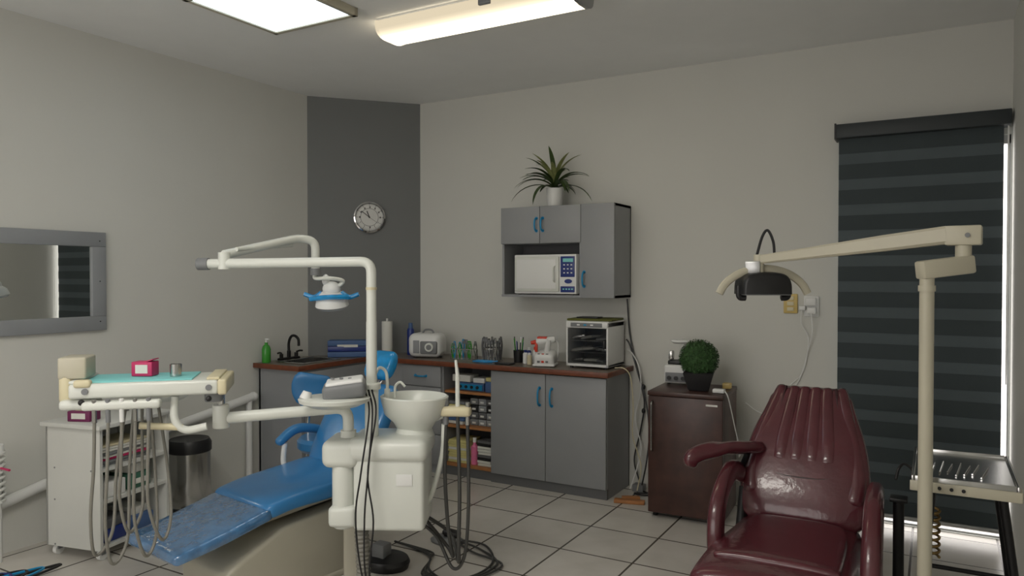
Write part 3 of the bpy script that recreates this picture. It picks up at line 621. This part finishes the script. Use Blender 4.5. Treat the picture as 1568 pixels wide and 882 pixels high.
m.tube([hc+V((-.05,-.02,-.06)),hc+V((-.06,-.02,-.2)),hc+V((-.10,-.05,-.38)),hc+V((-.14,-.08,-.45)),U(.15,-.02,.44)],.012,WHITE)
for i in range(3):
    o=V((.012*i,.008*i,0)); m.tube([tc_+V((.09,.09,.05))+o,tc_+V((.12,.08,-.05))+o,tc_+V((.10+.02*(i%2),.05,-.3))+o,tc_+V((.07+.03*(i%3),.05,-.5))+o,tc_+V((.10,.06,-.75))+o,tc_+V((.14,.12,-.92))+o,tc_+V((.0+.1*i,.25,-.955))],.004,BLK,n=7)
m.done()
m=M('dental_operating_light')
e=V((-2.84,2.175,1.555)); m.tube([pl+V((0,0,1.30)),pl+V((0,0,1.565)),e],.022,WHITE,fil=.05,n=18); dr=(e-(pl+V((0,0,1.565)))).normalized()
m.cyl(e-dr*.03,e+dr*.02,.027,GREY)
sh=V((-.065,-.037,0))
a0=e-dr*.10+V((0,0,.03)); k1=V((-2.70,2.71,1.69))+sh; k2=V((-2.66,2.79,1.68))+sh; k3=V((-2.66,2.79,1.52))+sh
m.cyl(e-dr*.10-V((0,0,.025)),a0+V((0,0,.02)),.026,WHITE)
m.tube([a0+V((0,0,.01)),k1,k2,k3],.021,WHITE,fil=.05,n=16); m.cyl(k3+V((0,0,.02)),k3-V((0,0,.015)),.025,GREY)
m.tube([a0+V((.02,.05,.035)),k1+V((-.01,-.03,-.035))],.010,WHITE,smooth=False)
h0=V((-2.685,2.825,1.405)); m.tube([k3,k3+V((0,0,-.03)),k3+V((.07,.03,-.03)),h0+V((.06,.02,.07)),h0+V((.02,0,.03))],.010,WHITE)
m.sph(h0+V((0,0,.03)),(.05,.04,.04),WHITE2); 
m.lathe([(0,.03),(.05,.025),(.075,.0),(.085,-.045),(.078,-.045),(.068,-.005),(0,.015)],h0+V((0,0,-.01)),WHITE2,rot=(.2,.1,0)); m.lathe([(0,-.06),(.07,-.055),(.083,-.045)],h0+V((0,0,-.015)),CLEAR,rot=(.2,.1,0))
ax=V((.868,.497,0))
for s_ in (-1,1):
    m.tube([h0+ax*s_*.05+V((0,0,.01)),h0+ax*s_*.09+V((0,0,-.012)),h0+ax*s_*.14+V((0,0,.004)) ],lambda f:.018-.004*f,CYAN,n=10,flat=.8)
m.tube([h0-ax*.10+V((.02,-.03,-.02)),h0+V((.05,-.07,-.01)),h0+ax*.09+V((.02,-.03,-.01))],.013,CYAN,n=8)
m.sph(h0+V((-.02,-.02,.075)),(.02,.02,.03),WHITE2); m.done()
m=M('dental_instrument_delivery_tray')
b0=U(-.19,-.06,.792); j0=V((-2.61,2.085,.90))
m.tube([b0,b0+V((0,0,.13)),j0],.024,WHITE,fil=.06,n=16); m.cyl(b0,b0+V((0,0,.03)),.034,WHITE)
m.cyl(j0-V((0,0,.04)),j0+V((0,0,.06)),.034,WHITE,bev=.005); m.cyl(j0+V((0,0,.05)),j0+V((0,0,.14)),.016,CHROME)
TM=Matrix.Translation((-2.785,1.89,1.055))@Matrix.Rotation(math.radians(44.5),4,'Z')
def tb(c,s_,mt,bev=0,seg=3,rot=(0,0,0)):
    t=bmesh.new(); bmesh.ops.create_cube(t,size=1); bmesh.ops.scale(t,vec=V(s_),verts=t.verts)
    if bev: bmesh.ops.bevel(t,geom=t.edges[:],offset=bev,segments=seg,affect='EDGES',profile=.5)
    m.add(t,mt,TM@Matrix.Translation(V(c))@Euler(rot).to_matrix().to_4x4())
def T_(x,y,z): return TM@V((x,y,z))
tb((.0,0,.0),(.54,.28,.058),WHITE,.012); tb((.285,0,.0),(.035,.29,.064),CREAM,.010)
tb((-.03,.0,.032),(.40,.23,.006),TEALC,.001); tb((.25,0,.034),(.05,.26,.012),CREAM,.004); tb((-.25,0,.034),(.04,.26,.012),WHITE,.004)
m.lathe([(0,-.05),(.1,-.045),(.14,-.02),(.145,0),(0,0)],T_(-.0,.02,-.022),WHITE,sc3=(1.1,.8,1),rot=(0,0,.78))
tb((.24,.0,-.05),(.07,.10,.05),GREY,.01)
tb((-.27,-.02,.085),(.10,.14,.085),CREAM2,.008); tb((-.295,-.04,.01),(.05,.10,.13),CREAM,.02); tb((-.24,-.08,-.055),(.14,.08,.04),WHITE,.015)
tb((-.22,-.13,.03),(.06,.04,.03),CREAM,.01)
tb((-.08,-.14,-.055),(.28,.05,.035),WHITE,.012)
for i in range(5):
    x=-.175+i*.048; m.cyl(T_(x,-.155,-.03),T_(x,-.15,-.12),.009,[STEEL,GREY,WHITE2,STEEL,GREY][i],n=12)
    dz=[.62,.66,.54,.64,.58][i]; ox=.012*(i-2)
    m.tube([T_(x,-.15,-.11),T_(x-.005,-.15,-.3),T_(x-.012+ox*.3,-.14,-dz*.8),T_(x+.01+ox,-.10,-dz-.03),T_(x+.045+ox*.5,-.04,-dz*.93),T_(x+.035,.02,-.35),T_(x*.6,.04,-.06)],.0065,HOSE,n=8)
m.tube([T_(.10,-.08,-.04),T_(.10,-.09,-.13),T_(.14,-.09,-.175),T_(.22,-.09,-.165)],.016,WHITE); m.tube([T_(-.03,-.09,-.15),T_(.08,-.09,-.16),T_(.13,-.09,-.165)],.014,CREAM)
m.cyl(T_(.235,.0,-.04),T_(.235,-.0,.0),.03,WHITE)
for x in (-.21,.235): m.cyl(T_(x,-.139,-.0),T_(x,-.146,-.0),.012,GREY,n=14); 
m.sph(T_(.235,-.14,-.045),.012,BLK,n=10); m.sph(T_(-.22,-.15,-.04),.012,BLK,n=10)
m.done()
tm=lambda x,y,z:TM@V((x,y,z))
m=M('pink_supply_box'); m.box((0,0,.03),(.085,.06,.058),PINK,.003); m.box((0,-.031,.03),(.05,.002,.035),PAPER); m.box((0.02,0,.062),(.05,.05,.004),PINK,.0,rot=(0,-.3,0)); m.done(loc=tm(-.03,.02,.036),rotz=.5)
m=M('steel_cup'); p=tm(.095,-.03,.036); m.lathe([(0,0),(.022,0),(.023,.05),(.020,.05),(.019,.004),(0,.004)],p,STEEL); m.done()
m=M('foot_control_pedal'); 
m.lathe([(0,0),(.09,0),(.095,.01),(.07,.028),(.03,.035),(0,.035)],(-2.38,3.42,0),GREY,sc3=(1.1,.8,1)); m.box((-2.35,3.42,.055),(.10,.06,.03),BLK,.01,rot=(.0,.2,.3)); m.cyl((-2.38,3.42,.03),(-2.38,3.42,.05),.02,BLK)
for i in range(3):
    m.tube([(-2.35,3.42,.02),(-2.15,3.45-.06*i,.012),(-1.98+.03*i,3.25,.012),(-2.0,3.02-.03*i,.012),(-2.2,2.95+.03*i,.012),(-2.30,3.15,.012),(-2.45+.05*i,3.22,.012),(-2.62,3.25,.012)],.006,HOSED,n=8)
m.done()
# ------------------------------------------------------------------ maroon reclining chair
m=M('maroon_reclining_chair'); X=-.494
bk=[((X,3.36,.40),.46,.12),((X,3.40,.50),.52,.14),((X,3.47,.63),.53,.14),((X,3.55,.76),.48,.13),((X,3.64,.89),.38,.11),((X,3.70,.975),.33,.10)]
m.cushion(bk,MAR,r=.05,e=.62,n=56)
nf=V((0,-.846,.533))
def bp_(f):
    a=V((X,3.40,.50)); b_=V((X,3.70,.975)); return a.lerp(b_,f)
for i in range(4):
    o=(i-1.5)
    m.cushion([(bp_(.30)+V((o*.066,0,0))+nf*.062,.069,.044),(bp_(.5)+V((o*.062,0,0))+nf*.062,.065,.044),(bp_(.75)+V((o*.053,0,0))+nf*.052,.056,.042),(bp_(.98)+V((o*.046,0,0))+nf*.038,.048,.036)],MAR,r=.02,e=.85,n=24)
m.tube([bp_(.97)+V((-.108,0,0))+nf*.044,bp_(.6)+V((-.132,0,0))+nf*.060,bp_(.3)+V((-.145,0,0))+nf*.066,bp_(.2)+V((-.11,0,0))+nf*.072,bp_(.18)+nf*.074,bp_(.2)+V((.11,0,0))+nf*.072,bp_(.3)+V((.145,0,0))+nf*.066,bp_(.6)+V((.132,0,0))+nf*.060,bp_(.97)+V((.108,0,0))+nf*.044],.006,MARD,n=8)
for s_ in (-1,1):
    m.cushion([(bp_(.02)+V((s_*.205,0,0))+nf*.034,.08,.08),(bp_(.2)+V((s_*.215,0,0))+nf*.032,.08,.08),(bp_(.45)+V((s_*.20,0,0))+nf*.03,.07,.075),(bp_(.75)+V((s_*.158,0,0))+nf*.026,.06,.07),(bp_(1.0)+V((s_*.125,0,0))+nf*.014,.055,.06)],MAR,r=.03,e=.9,n=24)
m.cushion([((X,3.42,.385),.48,.14),((X,3.2,.385),.51,.15),((X,2.9,.395),.55,.15),((X,2.6,.39),.55,.14)],MAR,r=.05,e=.55,n=48)
m.cushion([((X,3.30,.458),.36,.045),((X,3.1,.456),.42,.045),((X,2.75,.462),.44,.045)],MAR,r=.018,e=.7,n=36)
m.cushion([((X,2.60,.36),.52,.11),((X,2.4,.31),.48,.11),((X,2.1,.20),.44,.10)],MAR,r=.04,e=.5,n=40)
x=X+.30
m.cushion([((x-.02,3.38,.58),.05,.09),((x,3.22,.64),.06,.10),((x+.005,3.03,.63),.07,.11),((x+.01,2.88,.54),.07,.12),((x+.01,2.80,.38),.07,.12),((x,2.82,.25),.06,.10)],MAR,r=.025,e=.75,n=28)
m.tube([(x-.03,3.4,.55),(x-.03,3.3,.36),(x-.02,2.9,.27)],.022,BLKM,n=10)
x=X-.275
m.cushion([((x+.02,3.42,.60),.05,.08),((x,3.30,.645),.06,.09),((x,3.15,.62),.06,.09),((x,3.04,.54),.065,.09),((x+.005,3.0,.42),.065,.09),((x+.01,3.02,.30),.06,.08)],MAR,r=.025,e=.75,n=28)
m.tube([(x+.03,3.4,.55),(x+.03,3.3,.36),(x+.04,3.0,.27)],.022,BLKM,n=10)
m.cushion([((-.67,3.46,.725),.05,.05),((-.74,3.36,.735),.07,.055),((-.83,3.25,.74),.075,.055),((-.90,3.16,.72),.07,.06),((-.915,3.14,.675),.06,.05)],MAR,r=.02,e=.8,n=24,right=(.7,.7,0))
m.tube([(-.72,3.38,.71),(-.75,3.4,.6),(-.70,3.42,.45)],.014,BLKM,n=10)
m.box((X,3.0,.29),(.34,.55,.05),BLKM,.01); m.cyl((X,3.0,.03),(X,3.0,.28),.06,BLKM); m.lathe([(0,0),(.26,0),(.26,.02),(.08,.05),(0,.05)],(X,3.0,0),BLKM)
m.done(ang=50)
m=M('dental_lamp_on_pole'); p=V((-.022,2.80,0))
m.lathe([(0,0),(.10,0),(.10,.012),(.05,.025),(0,.025)],p,CREAM2); m.cyl(p,p+V((0,0,1.51)),.022,CREAM2)
m.cyl(p+V((0,0,1.45)),p+V((0,0,1.47)),.026,CREAM2)
q=V((.082,2.87,0)); d=(q-p).normalized(); an=math.atan2(d.y,d.x)
m.box((p+q)/2+V((0,0,1.53)),(.18,.055,.06),CREAM2,.008,rot=(0,-.12,an))
m.cyl(q+V((0,0,1.52)),q+V((0,0,1.615)),.024,CREAM2); m.box(q+V((0,0,1.635)),(.105,.06,.065),CREAM2,.006,rot=(0,0,-.1))
m.cyl(q+V((.01,-.033,1.635)),q+V((.01,-.037,1.635)),.008,GREY,n=12)
a=q+V((-.045,0,1.638)); b_=V((-.60,3.0,1.565)); dd=b_-a
t=bmesh.new(); rr=[]
rt=dd.normalized(); sd=rt.cross(V((0,0,1))).normalized(); up=sd.cross(rt)
for f,w_,h_ in ((0,.026,.030),(.3,.025,.028),(.97,.017,.017),(1,.014,.014)):
    c=a+dd*f; rr.append([t.verts.new(c+sd*w_*x+up*h_*y) for x,y in ((-1,-.7),(-.7,-1),(.7,-1),(1,-.7),(1,.7),(.7,1),(-.7,1),(-1,.7))])
for u_,v_ in zip(rr,rr[1:]):
    for j in range(8): t.faces.new((u_[j],u_[(j+1)%8],v_[(j+1)%8],v_[j]))
t.faces.new(rr[0][::-1]); t.faces.new(rr[-1]); m.add(t,CREAM2)
m.cyl(b_+V((0,0,.02)),b_+V((0,0,-.05)),.02,CREAM2); m.box(b_+V((-.02,0,-.03)),(.06,.05,.05),ALU,.006)
lc=V((-.585,3.015,1.475)); ax=V((.868,.497,0)); fw=V((.497,-.868,0))
P=[lc+ax*(.18*math.sin(th_))+V((0,0,.055-.115*(1-math.cos(th_))*1.15)) for th_ in [math.radians(k_) for k_ in range(-75,76,15)]]
m.tube(P,.010,CREAM2,n=10,flat=1.6)
t=bmesh.new(); n_=24; rows=[]
for dpt,rad in ((-.06,.085),(-.055,.092),(-.04,.097),(.0,.10),(.05,.10),(.055,.095)):
    row=[]
    for j in range(n_+1):
        an_=math.pi*j/n_; ca,sa=math.cos(an_),math.sin(an_)
        row.append(t.verts.new(lc+ax*(rad*math.copysign(abs(ca)**.55,ca))-fw*dpt+V((0,0,-.045+(rad-.008)*.95*abs(sa)**.55))))
    rows.append(row)
for u_,v_ in zip(rows,rows[1:]):
    for j in range(n_): t.faces.new((u_[j],u_[j+1],v_[j+1],v_[j]))
t.faces.new(rows[0]); t.faces.new(rows[-1][::-1]); m.add(t,BLK)
for s_ in (-1,1): m.tube([lc+ax*s_*.098+V((0,0,-.01)),lc+ax*s_*.095+V((0,0,-.055)),lc+ax*s_*.07+V((0,0,-.06))],.012,BLK)
m.box(lc+V((0,0,-.045)),(.18,.11,.008),GREY,.003,rot=(0,0,math.radians(29.8)))
m.tube([b_+V((-.01,0,.01)),b_+V((.01,.01,.09)),b_+V((.03,.015,.115)),b_+V((.05,.02,.07)),b_+V((.055,.02,.01))],.0055,BLK,n=8)
m.done()
m=M('instrument_tray_stand'); x0,x1,y0,y1=-.055,.24,2.91,3.38; zt=.80
m.bb(x0,x1,y0,y1,zt-.004,zt,STEEL)
for a in ((x0-.01,x0,y0-.01,y1+.01),(x1,x1+.01,y0-.01,y1+.01),(x0,x1,y0-.01,y0),(x0,x1,y1,y1+.01)): m.bb(*a,zt-.035,zt+.012,STEEL,.004)
for a in ((x0-.014,x1+.014,y0-.016,y0-.010),(x1+.01,x1+.016,y0-.012,y1+.012)): m.bb(*a,zt-.04,zt-.005,CREAM2,.002)
for k_ in range(4): m.cyl((x0+.04+k_*.035,y0-.016,zt-.022),(x0+.04+k_*.035,y0-.02,zt-.022),.006,BLK,n=10)
for k_ in range(7): m.cyl((x0+.05+k_*.025,3.0+.02*(k_%3),zt+.004),(x0+.06+k_*.028,3.17+.03*(k_%2),zt+.004),.003,CHROME,n=8)
for (ax_,ay_,bx_,by_) in ((.0,2.96,-.06,2.95),(.20,2.96,.30,2.93),(.0,3.34,-.06,3.42),(.20,3.34,.30,3.42)):
    m.tube([(ax_,ay_,zt-.005),(bx_,by_,.0)],.014,BLKM,smooth=False)
m.tube([(.0,2.96,.35),(.25,2.955,.35)],.009,BLKM,smooth=False); m.tube([(.0,3.36,.35),(.25,3.36,.35)],.009,BLKM,smooth=False)
m.cyl((-.11,3.1,0),(-.11,3.1,.66),.019,BLKM); m.box((-.11,3.1,.668),(.06,.06,.016),BLKM,.004)
P=[(-.0+.022*math.cos(i*.8),3.02+.022*math.sin(i*.8),.50+i*.003) for i in range(60)]
m.tube(P,.005,BRASS,n=6,k=3); m.tube([(0,3.02,.68),(-.04,3.05,.76),(-.085,3.1,.80),(-.11,3.12,.78),(-.12,3.1,.74)],.005,BLKM)
m.done()
# ------------------------------------------------------------------ world, camera
w=bpy.data.worlds.new('World'); sc.world=w; w.use_nodes=True
w.node_tree.nodes['Background'].inputs[0].default_value=(1,.95,.91,1); w.node_tree.nodes['Background'].inputs[1].default_value=3.6
def portal(name,c,sx,sy,rot):
    l=bpy.data.lights.new(name,'AREA'); l.shape='RECTANGLE'; l.size=sx; l.size_y=sy
    try: l.cycles.is_portal=True
    except Exception: return
    o=bpy.data.objects.new(name,l); o.location=c; o.rotation_euler=rot; sc.collection.objects.link(o)
portal('fill_window_portal',((RX0+RX1)/2,YR-.12,(RZ0+RZ1)/2),RX1-RX0,RZ1-RZ0,(math.radians(90),0,0))  # serves the added rear window
portal('daylight_portal_back',((WX0+WX1)/2,5.12,1.15),WX1-WX0,2.3,(math.radians(-90),0,0))
cd=bpy.data.cameras.new('camera'); cd.sensor_width=36; cd.lens=36*1130/1568; cd.clip_start=.02
co=bpy.data.objects.new('camera',cd); co.location=(0,0,1.5); co.rotation_euler=(math.radians(90-.91),0,math.radians(29.8)); sc.collection.objects.link(co); sc.camera=co
sc.view_settings.view_transform='Standard'; sc.view_settings.exposure=0.05
